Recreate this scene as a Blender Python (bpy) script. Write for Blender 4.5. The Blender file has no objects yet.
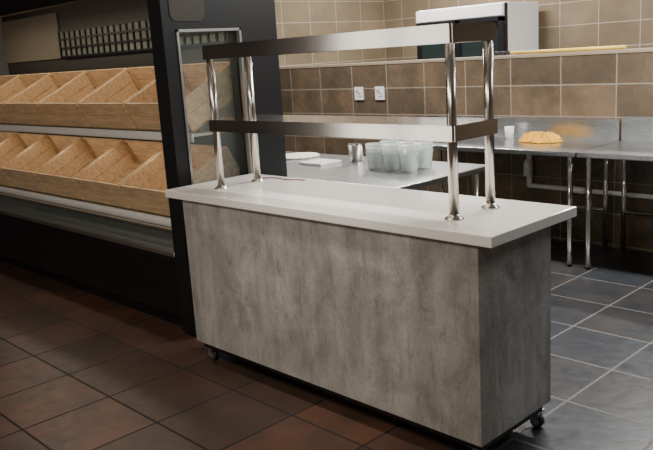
import bpy, bmesh, math, random
from mathutils import Vector, Matrix, Euler
from mathutils import noise as NZ
random.seed(4)
SC=bpy.context.scene
# ------------------------------------------------------------ camera
cx,cy,cz,yaw,pitch,roll,F=1.4745,-2.1057,1.5188,0.8094,-0.2171,-0.0634,768.13
f=Vector((-math.sin(yaw)*math.cos(pitch),math.cos(yaw)*math.cos(pitch),math.sin(pitch)))
r=Vector((math.cos(yaw),math.sin(yaw),0)); u=r.cross(f)
r2=r*math.cos(roll)+u*math.sin(roll); u2=-r*math.sin(roll)+u*math.cos(roll)
cam=bpy.data.cameras.new('camera'); co=bpy.data.objects.new('camera',cam); SC.collection.objects.link(co)
M=Matrix((r2,u2,-f)).transposed().to_4x4(); M.translation=Vector((cx,cy,cz)); co.matrix_world=M
cam.sensor_width=36; cam.lens=36*F/653.0; cam.clip_start=.05; SC.camera=co

# ------------------------------------------------------------ materials
def newmat(n):
    m=bpy.data.materials.new(n); m.use_nodes=True; nt=m.node_tree
    return m,nt,nt.nodes['Principled BSDF'],nt.nodes,nt.links
def P(n,col,rough=.5,metal=0,spec=.5,bump=0,bscale=50,vary=0,vscale=8,coat=0,stretch=None,emit=None,es=0):
    m,nt,b,N,L=newmat(n)
    b.inputs['Base Color'].default_value=(*col,1); b.inputs['Roughness'].default_value=rough
    b.inputs['Metallic'].default_value=metal; b.inputs['Specular IOR Level'].default_value=spec
    b.inputs['Coat Weight'].default_value=coat
    if emit: b.inputs['Emission Color'].default_value=(*emit,1); b.inputs['Emission Strength'].default_value=es
    tc=N.new('ShaderNodeTexCoord'); mp=N.new('ShaderNodeMapping'); L.new(tc.outputs['Object'],mp.inputs[0])
    if stretch: mp.inputs['Scale'].default_value=stretch
    if vary:
        no=N.new('ShaderNodeTexNoise'); no.inputs['Scale'].default_value=vscale; no.inputs['Detail'].default_value=5
        L.new(mp.outputs[0],no.inputs[0]); mx=N.new('ShaderNodeMix'); mx.data_type='RGBA'
        mx.inputs[6].default_value=(*[c*(1-vary) for c in col],1); mx.inputs[7].default_value=(*[min(1,c*(1+vary)) for c in col],1)
        L.new(no.outputs[0],mx.inputs[0]); L.new(mx.outputs[2],b.inputs['Base Color'])
    if bump:
        no=N.new('ShaderNodeTexNoise'); no.inputs['Scale'].default_value=bscale; L.new(mp.outputs[0],no.inputs[0])
        bp=N.new('ShaderNodeBump'); bp.inputs['Strength'].default_value=bump; bp.inputs['Distance'].default_value=.01
        L.new(no.outputs[0],bp.inputs['Height']); L.new(bp.outputs[0],b.inputs['Normal'])
    return m
def tile(n,ax,bw,bh,c1,c2,mort,mixc,rough,off=(0,0),msize=.006,nscale=3,spec=.5,bump=.25,mixamt=.6):
    m,nt,b,N,L=newmat(n)
    g=N.new('ShaderNodeNewGeometry'); s=N.new('ShaderNodeSeparateXYZ'); c=N.new('ShaderNodeCombineXYZ')
    L.new(g.outputs['Position'],s.inputs[0]); L.new(s.outputs[ax[0]],c.inputs[0]); L.new(s.outputs[ax[1]],c.inputs[1])
    mp=N.new('ShaderNodeMapping'); mp.inputs['Location'].default_value=(off[0],off[1],0); L.new(c.outputs[0],mp.inputs[0])
    br=N.new('ShaderNodeTexBrick'); br.offset=0; br.squash=1
    br.inputs['Scale'].default_value=1; br.inputs['Brick Width'].default_value=bw; br.inputs['Row Height'].default_value=bh
    br.inputs['Mortar Size'].default_value=msize; br.inputs['Mortar Smooth'].default_value=.2
    br.inputs['Color1'].default_value=(*c1,1); br.inputs['Color2'].default_value=(*c2,1); br.inputs['Mortar'].default_value=(*mort,1)
    L.new(mp.outputs[0],br.inputs[0])
    no=N.new('ShaderNodeTexNoise'); no.inputs['Scale'].default_value=nscale; no.inputs['Detail'].default_value=8; no.inputs['Roughness'].default_value=.6
    L.new(g.outputs['Position'],no.inputs[0])
    cr=N.new('ShaderNodeValToRGB'); cr.color_ramp.elements[0].position=.38; cr.color_ramp.elements[1].position=.68
    cr.color_ramp.elements[0].color=(0,0,0,1); cr.color_ramp.elements[1].color=(mixamt,)*3+(1,); L.new(no.outputs[0],cr.inputs[0])
    inv=N.new('ShaderNodeMath'); inv.operation='SUBTRACT'; inv.inputs[0].default_value=1; L.new(br.outputs['Fac'],inv.inputs[1])
    mu=N.new('ShaderNodeMath'); mu.operation='MULTIPLY'; L.new(cr.outputs[0],mu.inputs[0]); L.new(inv.outputs[0],mu.inputs[1])
    mx=N.new('ShaderNodeMix'); mx.data_type='RGBA'; L.new(mu.outputs[0],mx.inputs[0]); L.new(br.outputs['Color'],mx.inputs[6]); mx.inputs[7].default_value=(*mixc,1)
    L.new(mx.outputs[2],b.inputs['Base Color'])
    b.inputs['Specular IOR Level'].default_value=spec
    no2=N.new('ShaderNodeTexNoise'); no2.inputs['Scale'].default_value=nscale*4; no2.inputs['Detail'].default_value=6; L.new(g.outputs['Position'],no2.inputs[0])
    rr=N.new('ShaderNodeMapRange'); rr.inputs[3].default_value=rough-.1; rr.inputs[4].default_value=rough+.15; L.new(no2.outputs[0],rr.inputs[0])
    ra=N.new('ShaderNodeMath'); ra.operation='MULTIPLY_ADD'; L.new(br.outputs['Fac'],ra.inputs[0]); ra.inputs[1].default_value=.4; L.new(rr.outputs[0],ra.inputs[2]); L.new(ra.outputs[0],b.inputs['Roughness'])
    h=N.new('ShaderNodeMath'); h.operation='MULTIPLY_ADD'; L.new(inv.outputs[0],h.inputs[0]); h.inputs[1].default_value=1.2; L.new(no2.outputs[0],h.inputs[2])
    bp=N.new('ShaderNodeBump'); bp.inputs['Strength'].default_value=bump; bp.inputs['Distance'].default_value=.006
    L.new(h.outputs[0],bp.inputs['Height']); L.new(bp.outputs[0],b.inputs['Normal'])
    return m
def laminate(n):
    m,nt,b,N,L=newmat(n)
    g=N.new('ShaderNodeNewGeometry')
    def noise(sc,scale,det=6,ro=.6,loc=(0,0,0),dist=0):
        mp=N.new('ShaderNodeMapping'); mp.inputs['Scale'].default_value=scale; mp.inputs['Location'].default_value=loc; L.new(g.outputs['Position'],mp.inputs[0])
        no=N.new('ShaderNodeTexNoise'); no.inputs['Scale'].default_value=sc; no.inputs['Detail'].default_value=det; no.inputs['Roughness'].default_value=ro; no.inputs['Distortion'].default_value=dist
        L.new(mp.outputs[0],no.inputs[0]); return no.outputs[0]
    def ramp(x,p0,p1,c0=(0,0,0),c1=(1,1,1)):
        cr=N.new('ShaderNodeValToRGB'); e=cr.color_ramp.elements; e[0].position=p0; e[1].position=p1; e[0].color=(*c0,1); e[1].color=(*c1,1); L.new(x,cr.inputs[0]); return cr.outputs[0]
    def mix(fac,a,bb,mode='MIX'):
        mx=N.new('ShaderNodeMix'); mx.data_type='RGBA'; mx.blend_type=mode
        if isinstance(fac,float): mx.inputs[0].default_value=fac
        else: L.new(fac,mx.inputs[0])
        for i,v in ((6,a),(7,bb)):
            if isinstance(v,tuple): mx.inputs[i].default_value=(*v,1)
            else: L.new(v,mx.inputs[i])
        return mx.outputs[2]
    broad=ramp(noise(3.6,(1.3,1.3,.9),10,.7,dist=.5),.37,.62)
    c=mix(broad,(.285,.268,.245),(.49,.472,.44))
    plank=ramp(noise(5,(1.4,1.4,.04),1,.4),.46,.54,(.88,.88,.88),(1.04,1.04,1.04))
    c=mix(1.0,c,plank,'MULTIPLY')
    streak=ramp(noise(13,(2.1,2.1,.30),8,.75,(3,0,1)),.51,.67,(0,0,0),(.5,.5,.5))
    c=mix(streak,c,(.19,.165,.14))
    blot=ramp(noise(10,(1.5,1.5,.6),10,.8,(5,2,1),.6),.57,.67,(0,0,0),(.7,.7,.7))
    c=mix(blot,c,(.15,.12,.095))
    fine=ramp(noise(90,(1,1,.7),4,.8),.3,.7,(.80,.80,.80),(1.13,1.13,1.13))
    c=mix(1.0,c,fine,'MULTIPLY')
    L.new(c,b.inputs['Base Color']); b.inputs['Roughness'].default_value=.5; b.inputs['Specular IOR Level'].default_value=.35
    return m
def wood(n,base,dk=.72):
    m,nt,b,N,L=newmat(n)
    tc=N.new('ShaderNodeTexCoord'); mp=N.new('ShaderNodeMapping'); mp.inputs['Scale'].default_value=(1.2,8,8); L.new(tc.outputs['Object'],mp.inputs[0])
    no=N.new('ShaderNodeTexNoise'); no.inputs['Scale'].default_value=5; no.inputs['Detail'].default_value=5; no.inputs['Distortion'].default_value=.8; L.new(mp.outputs[0],no.inputs[0])
    cr=N.new('ShaderNodeValToRGB'); e=cr.color_ramp.elements; e[0].position=.35; e[0].color=(*[c*dk for c in base],1); e[1].position=.6; e[1].color=(*base,1); L.new(no.outputs[0],cr.inputs[0])
    L.new(cr.outputs[0],b.inputs['Base Color']); b.inputs['Roughness'].default_value=.6
    return m
def steel(n,col=(.62,.60,.57),rough=.28,st=(1,40,40),dv=.03,bp_=.004):
    m,nt,b,N,L=newmat(n)
    b.inputs['Metallic'].default_value=1; b.inputs['Base Color'].default_value=(*col,1)
    tc=N.new('ShaderNodeTexCoord'); mp=N.new('ShaderNodeMapping'); mp.inputs['Scale'].default_value=st; L.new(tc.outputs['Object'],mp.inputs[0])
    no=N.new('ShaderNodeTexNoise'); no.inputs['Scale'].default_value=12; no.inputs['Detail'].default_value=4; L.new(mp.outputs[0],no.inputs[0])
    rr=N.new('ShaderNodeMapRange'); rr.inputs[3].default_value=rough-dv; rr.inputs[4].default_value=rough+dv; L.new(no.outputs[0],rr.inputs[0]); L.new(rr.outputs[0],b.inputs['Roughness'])
    bp=N.new('ShaderNodeBump'); bp.inputs['Strength'].default_value=bp_; bp.inputs['Distance'].default_value=.001; L.new(no.outputs[0],bp.inputs['Height']); L.new(bp.outputs[0],b.inputs['Normal'])
    return m
def glass(n,tint=(.8,.9,.85),alpha=.25,rough=.03):
    m,nt,b,N,L=newmat(n)
    b.inputs['Base Color'].default_value=(*tint,1); b.inputs['Roughness'].default_value=rough; b.inputs['Alpha'].default_value=alpha
    b.inputs['Specular IOR Level'].default_value=.8
    return m
LAM=laminate('concrete_laminate'); QZ=P('white_quartz',(.95,.92,.87),.09,vary=.02,vscale=120,spec=.8)
ST=steel('brushed_stainless',(.78,.74,.69),.13); STL=steel('stainless_table_top',(.62,.63,.64),.28); STP=steel('polished_post',(.72,.68,.62),.22,(40,40,1))
BLK=P('black_powdercoat',(.006,.006,.007),.4); BLKG=P('black_gloss',(.010,.010,.012),.18); RUB=P('black_rubber',(.02,.02,.02),.6)
WHT=P('white_plastic',(.75,.75,.73),.4); PINE=wood('pine_wood',(.78,.55,.32),.72); PINE2=wood('pine_wood_dark',(.58,.39,.21),.68)
CREAM=P('cream_metal',(.62,.56,.44),.5); ALU=steel('aluminium_trim',(.75,.74,.71),.3)
GL=glass('clear_glass',(.30,.36,.33),.14); TUB=glass('translucent_plastic',(.80,.86,.83),.38,.15)
FLOOR=tile('terracotta_slate_floor_tiles',(0,1),.42,.42,(.125,.056,.034),(.058,.034,.025),(.010,.008,.006),(.040,.030,.024),.34,off=(.06,.12),msize=.006,nscale=3.5,bump=.13,mixamt=.9)
FLOOR_COOL=tile('cool_lit_slate_floor_tiles',(0,1),.42,.42,(.036,.043,.052),(.055,.048,.042),(.12,.11,.10),(.022,.026,.033),.30,off=(.06,.12),msize=.006,nscale=4,bump=.2,mixamt=.9)  # slate tiles with the cool light on this side put into their colour
WALLT=tile('brown_wall_tiles',(0,2),.43,.235,(.19,.13,.08),(.105,.078,.052),(.32,.27,.21),(.070,.054,.038),.25,off=(.18,-.02),msize=.004,nscale=4,bump=.12,mixamt=.85)
WALLX=tile('beige_wall_tiles',(0,2),.43,.235,(.27,.205,.132),(.20,.152,.10),(.40,.34,.27),(.14,.108,.073),.2,off=(.18,-.02),msize=.004,nscale=3,bump=.1)
WALLY=tile('beige_wall_tiles_side',(1,2),.43,.235,(.29,.22,.14),(.22,.168,.11),(.42,.36,.29),(.15,.118,.08),.2,off=(.1,-.02),msize=.004,nscale=3,bump=.1)
PLD=P('dark_plaster',(.05,.042,.035),.8); PLC=P('ceiling_paint',(.6,.58,.54),.8)

# ------------------------------------------------------------ helpers
def link(o,par=None):
    SC.collection.objects.link(o)
    if par: o.parent=par
    return o
def empty(n,loc=(0,0,0)):
    e=bpy.data.objects.new(n,None); e.empty_display_size=.1; link(e); return e
class B:
    """mesh builder: many shaped parts in one mesh"""
    def __init__(s): s.bm=bmesh.new(); s.mats=[]
    def mi(s,m):
        if m not in s.mats: s.mats.append(m)
        return s.mats.index(m)
    def _fin(s,geo,m,smooth=False):
        i=s.mi(m)
        for v in geo:
            for fc in v.link_faces: fc.material_index=i; fc.smooth=smooth
    def box(s,x0,x1,y0,y1,z0,z1,m,bev=0,mat=None,seg=2):
        g=bmesh.ops.create_cube(s.bm,size=1); vs=g['verts']
        for v in vs: v.co=Vector(((x0+x1)/2+v.co.x*(x1-x0),(y0+y1)/2+v.co.y*(y1-y0),(z0+z1)/2+v.co.z*(z1-z0)))
        s._fin(vs,m)
        if bev:
            es=list({e for v in vs for e in v.link_edges})
            rb=bmesh.ops.bevel(s.bm,geom=es,offset=bev,segments=seg,affect='EDGES',profile=.6); vs=list({v for fc in rb['faces'] for v in fc.verts}|{v for v in vs if v.is_valid})
            s._fin(vs,m)
        if mat: 
            for v in vs: v.co=mat@v.co
        return vs
    def cyl(s,p0,p1,r0,m,r1=None,seg=24,smooth=True,mat=None):
        p0,p1=Vector(p0),Vector(p1); d=p1-p0; r1=r0 if r1 is None else r1
        q=Vector((0,0,1)).rotation_difference(d).to_matrix().to_4x4(); T=Matrix.Translation((p0+p1)/2)@q
        if mat: T=mat@T
        g=bmesh.ops.create_cone(s.bm,cap_ends=True,cap_tris=False,segments=seg,radius1=r0,radius2=r1,depth=d.length,matrix=T)
        s._fin(g['verts'],m)
        for v in g['verts']:
            for fc in v.link_faces: fc.smooth = smooth and len(fc.verts)==4
        return g['verts']
    def lathe(s,prof,c,m,seg=32):
        rings=[]
        for (rr,z) in prof:
            rings.append([s.bm.verts.new((c[0]+rr*math.cos(2*math.pi*k/seg),c[1]+rr*math.sin(2*math.pi*k/seg),c[2]+z)) for k in range(seg)])
        i=s.mi(m)
        for a,b in zip(rings,rings[1:]):
            for k in range(seg):
                fc=s.bm.faces.new((a[k],a[(k+1)%seg],b[(k+1)%seg],b[k])); fc.material_index=i; fc.smooth=True
        for rg,rev in ((rings[0],True),(rings[-1],False)):
            fc=s.bm.faces.new(rg[::-1] if rev else rg); fc.material_index=i
    def poly(s,prof,x0,x1,m,ax='x'):
        """extrude (y,z) profile along x"""
        A=[s.bm.verts.new((x0,a,b)) for a,b in prof]; C=[s.bm.verts.new((x1,a,b)) for a,b in prof]; i=s.mi(m); n=len(prof)
        fs=[s.bm.faces.new(A),s.bm.faces.new(C[::-1])]+[s.bm.faces.new((A[k],C[k],C[(k+1)%n],A[(k+1)%n])) for k in range(n)]
        for fc in fs: fc.material_index=i
        bmesh.ops.recalc_face_normals(s.bm,faces=fs)
    def obj(s,n,par=None):
        me=bpy.data.meshes.new(n); s.bm.to_mesh(me); s.bm.free()
        for m in s.mats: me.materials.append(m)
        return link(bpy.data.objects.new(n,me),par)
def one(n,par,fn,*a,**k):
    b=B(); getattr(b,fn)(*a,**k); return b.obj(n,par)
def tube(n,pts,rad,m,par=None,cyc=False):
    c=bpy.data.curves.new(n,'CURVE'); c.dimensions='3D'; c.bevel_depth=rad; c.bevel_resolution=4; c.use_fill_caps=True
    sp=c.splines.new('BEZIER'); sp.bezier_points.add(len(pts)-1)
    for q,p in zip(sp.bezier_points,pts): q.co=p; q.handle_left_type=q.handle_right_type='AUTO'
    sp.use_cyclic_u=cyc; c.materials.append(m); return link(bpy.data.objects.new(n,c),par)

# ------------------------------------------------------------ room
XL,XR,YF,YH,YB,ZC=-6.2,4.2,-4.2,3.2,5.5,2.9
b=B(); b.box(XL,XR,YF,0,-.1,0,FLOOR); b.box(XL,-.2,0,.40,-.1,0,FLOOR); b.obj('floor')
b=B(); b.box(-.2,XR,0,.40,-.1,0,FLOOR_COOL); b.box(XL,XR,.40,YB,-.1,0,FLOOR_COOL); b.obj('floor_cool_lit')
one('ceiling',None,'box',XL,XR,YF,YB,ZC,ZC+.1,PLC)
one('wall_left',None,'box',XL-.1,XL,YF,YB,0,ZC,PLD)
one('wall_right',None,'box',XR,XR+.1,YF,YB,0,ZC,P('wall_paint_right',(.20,.18,.16),.8))
one('wall_front',None,'box',XL,XR,YF-.1,YF,0,ZC,P('wall_paint_front',(.25,.21,.18),.8))
GLOWPANE=P('added_glow',(.5,.5,.5),.3,emit=(1,.94,.88),es=2.2)  # added glowing panel, out of view, for shelf reflections and soft front light
wn=empty('added_glow_panel')
b=B(); 
for a in ((-5.0,-4.15),(-4.05,-3.2)): b.box(a[0],a[1],YF+.005,YF+.015,.15,2.1,GLOWPANE)
b.obj('glow_panes',wn)
b=B()
for a in ((-5.1,-5.0),(-4.15,-4.05),(-3.2,-3.1)): b.box(a[0],a[1],YF+.001,YF+.05,0,2.2,BLK)
b.box(-5.1,-3.1,YF+.001,YF+.05,.0,.15,BLK); b.box(-5.1,-3.1,YF+.001,YF+.05,2.1,2.2,BLK); b.box(-5.1,-3.1,YF+.001,YF+.05,1.0,1.06,BLK); b.obj('frame',wn)
one('wall_back',None,'box',XL,XR,YB,YB+.1,0,ZC,WALLX)
b=B(); b.box(XL,XR,YH,YH+.15,0,1.405,WALLT); b.box(XL,XR,YH-.005,YH+.155,1.405,1.43,P('ledge_cap',(.30,.24,.17),.35),bev=.004); b.obj('wall_half_height')
one('wall_kitchen_side',None,'box',-5.3,-5.2,YH+.16,YB,0,ZC,WALLY)

# ------------------------------------------------------------ serving counter
L_,D_,ZB,H1=1.771,.4816,.1067,.8613
sc=empty('serving_counter')
b=B(); b.box(-L_,0,0,D_,ZB,H1-.001,LAM,bev=.002,seg=1); b.obj('body',sc)
b=B()
for a in ((-L_+.02,-.02,.03,.065),(-L_+.02,-.02,D_-.065,D_-.03),(-L_+.02,-L_+.055,.066,D_-.066),(-.055,-.02,.066,D_-.066)): b.box(a[0],a[1],a[2],a[3],ZB-.035,ZB-.001,BLK)
b.obj('base_frame',sc)
b=B(); b.box(-L_-.1232,.0683,-.0086-.01,D_+.0724,H1,.90,QZ,bev=.004); b.obj('countertop',sc)
k=0
for (x,y) in ((-L_+.055,.05),(-.06,.06),(-L_+.055,D_-.06),(-.05,D_-.04)):
    k+=1; b=B(); zt=ZB-.035
    b.box(x-.03,x+.03,y-.025,y+.025,zt-.005,zt,ALU)
    b.cyl((x,y,zt-.012),(x,y,zt-.004),.017,ALU)
    b.box(x-.008,x+.024,y-.018,y-.014,.022,.06,ALU); b.box(x-.008,x+.024,y+.014,y+.018,.022,.06,ALU); b.box(x-.008,x+.024,y-.018,y+.018,.056,.062,ALU)
    b.cyl((x+.012,y-.012,.027),(x+.012,y+.012,.027),.027,RUB); b.cyl((x+.012,y-.0135,.027),(x+.012,y+.0135,.027),.015,ALU)
    b.cyl((x+.012,y-.021,.027),(x+.012,y+.021,.027),.004,ALU)
    b.obj('caster_%d'%k,sc)

# ------------------------------------------------------------ overshelf
ov=empty('stainless_overshelf')
xl,xr,yf,yb=-1.6349,-.205,.1487,.3836
for i,(x,y) in enumerate(((xl,yf),(xr,yf),(xl,yb),(xr,yb))):
    b=B(); b.cyl((x,y,.906),(x,y,1.565),.0185,STP)
    b.lathe([(.0,0),(.036,0),(.036,.004),(.024,.010),(.0205,.018),(.0,.018)],(x,y,.9005),STP)
    for a in range(3): b.cyl((x+.029*math.cos(a*2.1+.4),y+.029*math.sin(a*2.1+.4),.904),(x+.029*math.cos(a*2.1+.4),y+.029*math.sin(a*2.1+.4),.9085),.0035,STP,seg=8)
    b.obj('post_%d'%(i+1),ov)
for n,z,t in (('lower_shelf',1.1883,.0568),('upper_shelf',1.5345,.066)):
    x0,x1,y0,y1=xl-.026,xr+.026,yf-.026,yb+.026; b=B()
    vs=b.box(x0,x1,y0,y1,z,z+t,ST)
    ve=[e for e in b.bm.edges if abs(e.verts[0].co.z-e.verts[1].co.z)>.01]
    bmesh.ops.bevel(b.bm,geom=ve,offset=.008,segments=4,affect='EDGES')
    te=[e for e in b.bm.edges if min(e.verts[0].co.z,e.verts[1].co.z)>z+t-1e-4]
    bmesh.ops.bevel(b.bm,geom=te,offset=.004,segments=2,affect='EDGES')
    bot=[fc for fc in b.bm.faces if fc.normal.z<-.9]
    bmesh.ops.inset_region(b.bm,faces=bot,thickness=.012)
    bot=[fc for fc in b.bm.faces if fc.normal.z<-.9 and fc.calc_area()>.2]
    ex=bmesh.ops.extrude_face_region(b.bm,geom=bot)
    for v in ex['geom']:
        if isinstance(v,bmesh.types.BMVert): v.co.z+=t-.008
    bmesh.ops.delete(b.bm,geom=bot,context='FACES')
    b.obj(n,ov)
tube('power_cable',[(-1.70,.44,.903),(-1.62,.49,.903),(-1.5,.48,.903),(-1.45,.51,.903),(-1.40,.50,.903)],.0025,P('brown_cable',(.25,.13,.08),.5))

# ------------------------------------------------------------ bakery display case
CX0,CX1=-5.9,-2.17
dc=empty('bakery_display_case')
b=B(); X0,X1=-2.17,-2.05
wy0,wy1,wz0,wz1=.25,.68,.85,1.70
b.box(X0,X1,.17,wy0,.02,2.15,BLK); b.box(X0,X1,wy1,.95,.02,2.15,BLK); b.box(X0,X1,wy0,wy1,.02,wz0,BLK); b.box(X0,X1,wy0,wy1,wz1,2.15,BLK)
b.obj('end_panel',dc)
b=B(); w=.014
for a in ((wy0,wy0+w,wz0,wz1),(wy1-w,wy1,wz0,wz1),(wy0,wy1,wz0,wz0+w),(wy0,wy1,wz1-w,wz1)): b.box(X1-.02,X1+.006,a[0],a[1],a[2],a[3],ALU)
b.obj('window_frame',dc)
one('window_glass',dc,'box',-2.11,-2.105,wy0,wy1,wz0,wz1,GL)
b=B(); 
pts=[];rr=.045
for (cy_,cz_,a0) in ((.40,1.87,0),(.265,1.87,90),(.265,1.785,180),(.40,1.785,270)):
    for q in range(0,91,15):
        a=math.radians(a0+q); pts.append((cy_+rr*math.cos(a),cz_+rr*math.sin(a)))
b.poly(pts,X1,X1+.004,P('brown_badge',(.05,.038,.028),.4)); b.obj('vent_plate',dc)
b=B()
b.box(CX0,X0,.24,.92,0,.09,BLK)
b.box(CX0,-4.06,.19,.22,.09,.42,BLKG,bev=.004); b.box(-4.05,X0-.001,.19,.22,.09,.42,BLKG,bev=.004)
b.box(CX0,X0,.221,.92,.09,.42,BLK)
b.obj('base',dc)
b=B(); b.box(CX0,X0,.17,.20,.455,.485,ALU,bev=.006); b.box(CX0,X0,.185,.215,.42,.455,BLK); b.obj('front_rail',dc)
one('front_glass',dc,'box',CX0,X0-.002,.19,.197,.485,.60,GL)
b=B(); b.box(CX0,X0,.18,.21,.60,.615,ALU,bev=.004); b.obj('glass_rail',dc)
b=B(); b.box(CX0,X0,.221,.92,.421,.44,P('well_floor',(.4,.4,.38),.4)); b.obj('display_well',dc)
b=B(); b.box(CX0,X0,.92,.95,.0,2.15,P('case_back',(.05,.045,.04),.5)); b.box(CX0,-4.75,.905,.919,1.63,2.0,P('case_back_panel',(.22,.19,.14),.5)); b.obj('back_panel',dc)
for n,y0,z in (('deck_lower',.28,.625),('deck_upper',.38,1.115)):
    b=B(); b.box(CX0,X0-.001,y0,.919,z,z+.012,CREAM); b.box(CX0,X0-.001,y0-.012,y0,z-.03,z+.02,WHT,bev=.003); b.box(CX0,X0-.001,y0-.016,y0-.012,z-.018,z+.008,P('price_strip',(.85,.84,.8),.3)); b.obj(n,dc)
b=B(); b.box(CX0,X0,.30,.95,2.05,2.15,BLK); b.box(CX0,X0,.30,.36,1.95,2.05,BLK); b.obj('canopy',dc)
one('case_light_tube',dc,'cyl',(CX0+.1,.42,2.0),(X0-.1,.42,2.0),.014,P('lamp_tube_dim',(1,.9,.75),.5,emit=(1,.82,.6),es=2.5))
PANE=P('frosted_pane',(.24,.25,.21),.25,vary=.4,vscale=6)
b=B(); b.box(-4.74,X0-.03,.905,.915,1.63,1.85,PANE)
for i in range(29): b.box(-4.74+i*.09,-4.724+i*.09,.892,.904,1.63,1.85,BLK)
for z in (1.63,1.70,1.77,1.835): b.box(-4.74,X0-.03,.890,.904,z,z+.015,BLK)
b.obj('paned_grille',dc)
def crate(x0,x1,yb_,zb_,ang):
    b=B(); w=x1-x0; d=.47; h=.19; t=.012
    for j in range(5): b.box(0,w,.004+j*.094,.004+j*.094+.088,0,t,PINE2,bev=.001,seg=1)
    for y in (0,d-t):
        for z in (t,t+.092): b.box(0,w,y,y+t,z,z+.089,PINE,bev=.0015,seg=1)
    for x in (0,w-t):
        for z in (t,t+.092): b.box(x,x+t,t+.001,d-t-.001,z,z+.089,PINE,bev=.0015,seg=1)
    for x in (t,w-2*t-.01):
        for y in (t,d-2*t-.01): b.box(x+.001,x+.02,y+.001,y+.02,t,t+h-.02,PINE2)
    o=b.obj('bread_crate'); o.rotation_euler=(ang,0,0); o.location=(x0,yb_,zb_); return o
for row,(y,z) in enumerate(((.30,.645),(.40,1.135))):
    for i in range(6):
        xr_=-2.20-i*.605
        crate(xr_-.585,xr_,y,z,math.radians(27))
b=B()
for (y,z) in ((.30,.638),(.40,1.128)):
    b.poly([(y+.10,z),(y+.44,z),(y+.44,z+.213),(y+.10,z+.042)],CX0+.05,CX0+.07,CREAM)
    for i in range(6):
        for dx in (.10,.45):
            x=-2.20-i*.605-dx; b.poly([(y+.10,z),(y+.43,z),(y+.43,z+.205),(y+.10,z+.04)],x-.01,x+.01,CREAM)
b.obj('crate_supports',dc)

# ------------------------------------------------------------ tables
def table(n,x0,x1,y0,y1,z,splash=0,shelf=True,legx=None,inset=.06):
    e=empty(n); b=B(); b.box(x0,x1,y0,y1,z-.035,z,STL,bev=.006)
    if splash: b.box(x0,x1,y1-.018,y1,z,z+splash,STL,bev=.004)
    b.obj('top',e)
    b=B()
    for x in (x0+inset,x1-inset):
        for y in (y0+inset,y1-inset-.02): b.cyl((x,y,.03),(x,y,z-.035),.019,ST); b.cyl((x,y,0),(x,y,.03),.014,RUB,r1=.02)
    b.obj('legs',e)
    if shelf: one('undershelf',e,'box',x0+.04,x1-.04,y0+.04,y1-.06,.24,.26,STL,bev=.004)
    else: one('rear_brace',e,'cyl',(x0+inset,y1-inset-.02,.30),(x1-inset,y1-inset-.02,.30),.012,ST)
    return e
table('prep_table',-3.2,-1.2,.98,1.87,.80)
table('work_table',-2.6,-1.0,2.53,3.19,.80,splash=.15,shelf=False)
table('work_table',-.985,.9,2.53,3.19,.80,splash=.17,shelf=False)

b=B()
for ix in range(3):
    for iy in range(2):
        x=-1.78+ix*.135; y=1.46+iy*.14
        for q in range(3): b.lathe([(.0,0),(.050,0),(.061,.105),(.064,.106),(.064,.111),(.059,.111),(.048,.004),(.0,.004)],(x,y,.801+q*.024),TUB,seg=28)
b.obj('plastic_tub_stack')
b=B(); b.lathe([(0,0),(.15,0),(.16,.006),(.15,.014),(0,.014)],(-2.73,1.66,.801),P('board_white',(.72,.68,.58),.5),seg=40); b.obj('pizza_board')
b=B(); b.lathe([(0,0),(.045,0),(.055,.115),(.058,.12),(.052,.12),(.043,.006),(0,.006)],(-2.14,1.66,.801),ST,seg=32); b.obj('steel_cup')
b=B(); b.box(-2.42,-2.2,1.38,1.58,.801,.818,WHT,bev=.006); b.obj('cutting_board')
b=B(); b.lathe([(0,0),(.03,0),(.038,.09),(.035,.09),(.028,.005),(0,.005)],(-1.84,3.08,.801),WHT); b.obj('paper_cup')
OR=P('yellow_orange_cloth',(.82,.38,.04),.9,bump=.5,bscale=60,vary=.45,vscale=30)
bm=bmesh.new(); bmesh.ops.create_grid(bm,x_segments=90,y_segments=60,size=.5)
for v in bm.verts:
    x,y=v.co.x,v.co.y
    a=math.atan2(y,x); rad=min(1,2*max(abs(x),abs(y)))
    edge=1+.22*NZ.noise(Vector((math.cos(a)*2.2,math.sin(a)*2.2,7)))
    rx=math.cos(a)*rad*.165*edge; ry=math.sin(a)*rad*.105*edge
    ridge=(1-abs(NZ.noise(Vector((x*7,y*5,4))))*2.4)
    hh=.012+max(0,ridge)*.045+abs(NZ.noise(Vector((x*16,y*13,9))))*.03
    v.co=Vector((rx+.012*NZ.noise(Vector((y*14,x*9,2))),ry+.012*NZ.noise(Vector((x*14,y*9,3))),.001+hh*(1-rad**5)))
for fc in bm.faces: fc.smooth=True
me=bpy.data.meshes.new('crumpled_cloth'); bm.to_mesh(me); bm.free(); me.materials.append(OR)
o=link(bpy.data.objects.new('crumpled_cloth',me)); o.location=(-1.50,2.96,.802); so=o.modifiers.new('s','SOLIDIFY'); so.thickness=.003; so.offset=1

for x in (-3.53,-3.27):
    b=B(); b.box(x-.055,x+.055,3.186,3.199,1.09,1.21,WHT,bev=.004)
    b.box(x-.03,x-.006,3.182,3.187,1.16,1.185,P('switch_red',(.5,.3,.25),.4)); 
    for dx,dz in ((.02,.0),(.008,-.025),(.032,-.025)): b.cyl((x+dx-.01,3.184,1.15+dz),(x+dx-.01,3.187,1.15+dz),.006,BLK,seg=12)
    b.obj('wall_socket')
b=B(); b.cyl((-1.72,3.17,.42),(.9,3.17,.40),.018,WHT); b.cyl((-1.72,3.17,.41),(-1.72,3.17,.76),.022,WHT); b.cyl((-1.35,3.165,.418),(-1.25,3.165,.417),.026,WHT)
b.lathe([(0,0),(.035,0),(.035,.1),(.02,.13),(0,.13)],(-1.72,3.15,.50),WHT); b.obj('drain_pipe')

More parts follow.
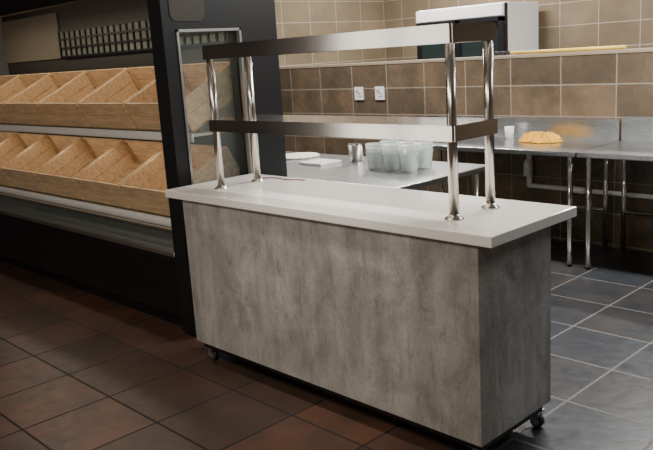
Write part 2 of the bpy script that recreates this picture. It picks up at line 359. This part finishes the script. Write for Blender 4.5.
# back room
fr=empty('display_fridge')
b=B(); x0,x1,y0,y1=-4.05,-2.95,4.75,5.4
b.box(x0,x1,y0,y1,0,1.93,WHT,bev=.01); b.obj('cabinet',fr)
b=B(); b.box(x0+.0,x1,y0-.04,y0-.001,1.80,1.92,P('fridge_header',(.8,.8,.78),.3,emit=(1,1,1),es=.15),bev=.006); b.obj('header',fr)
b=B(); 
for a in ((x0,x0+.05,.15,1.79),(x1-.05,x1,.15,1.79),((x0+x1)/2-.03,(x0+x1)/2+.03,.15,1.79),(x0,x1,1.75,1.79),(x0,x1,.15,.22)): b.box(a[0],a[1],y0-.04,y0-.001,a[2],a[3],BLK)
b.box(x1+.001,x1+.006,y0,y0+.05,.1,1.92,BLK); b.obj('door_frames',fr)
one('door_glass',fr,'box',x0+.05,x1-.05,y0-.02,y0-.01,.2,1.76,P('dark_glass',(.02,.03,.03),.08))
YEL=P('yellow_handle',(.75,.50,.08),.4)
b=B(); b.cyl((-1.95,3.28,1.446),(-1.0,3.25,1.446),.013,YEL); b.cyl((-1.75,3.31,1.446),(-1.25,3.34,1.446),.013,YEL)
b.box(-2.10,-1.96,3.25,3.31,1.432,1.462,RUB,bev=.005); b.obj('broom')

# ------------------------------------------------------------ lights
def area(n,loc,sx,sy,e,col,rot=(0,0,0)):
    l=bpy.data.lights.new(n,'AREA'); l.shape='RECTANGLE'; l.size=sx; l.size_y=sy; l.energy=e; l.color=col
    o=bpy.data.objects.new(n,l); link(o); o.location=loc; o.rotation_euler=rot; return o
FX=P('lamp_diffuser',(1,1,1),.5,emit=(.95,.97,1),es=4)
for i,(x,y) in enumerate(((-3.6,4.4),(-.8,4.4),(-3.4,2.2),(-.6,2.2),(1.6,2.4))):
    e=empty('fluorescent_ceiling_light')
    one('housing',e,'box',x-.62,x+.62,y-.1,y+.1,ZC-.06,ZC-.001,WHT,bev=.01); one('diffuser',e,'box',x-.6,x+.6,y-.08,y+.08,ZC-.075,ZC-.061,FX)
    area('kitchen_lamp',(x,y,ZC-.08),1.2,.16,(90,90,90,115,40)[i],(1,.97,.93) if i<4 else (.85,.93,1))
for i,(x,y) in enumerate(((-1.2,-2.0),(.5,-2.4))):
    area('shop_fill_light',(x,y,ZC-.02),.6,.6,38,(1,.90,.78))  # added out-of-view fill for the counter front, no fixture behind it
# added unseen spot that puts a highlight on the counter top
l=bpy.data.lights.new('countertop_highlight_spot','SPOT'); l.energy=190; l.spot_size=math.radians(38); l.spot_blend=.9; l.shadow_soft_size=.08; l.color=(1,.96,.90)
o=bpy.data.objects.new('countertop_highlight_spot',l); link(o); o.location=(-.75,-.35,2.85)
o.rotation_euler=(Vector((-.85,.16,.9))-Vector(o.location)).to_track_quat('-Z','Y').to_euler()
area('case_canopy_lamp',(-4,.42,1.94),3.4,.05,11,(1,.88,.70))
area('case_deck_fill',(-4,.42,1.08),3.4,.03,3.5,(1,.88,.70))  # added area light to brighten the case interior, without a fixture
w=bpy.data.worlds.new('world'); SC.world=w; w.use_nodes=True; w.node_tree.nodes['Background'].inputs[0].default_value=(.5,.55,.6,1); w.node_tree.nodes['Background'].inputs[1].default_value=.1
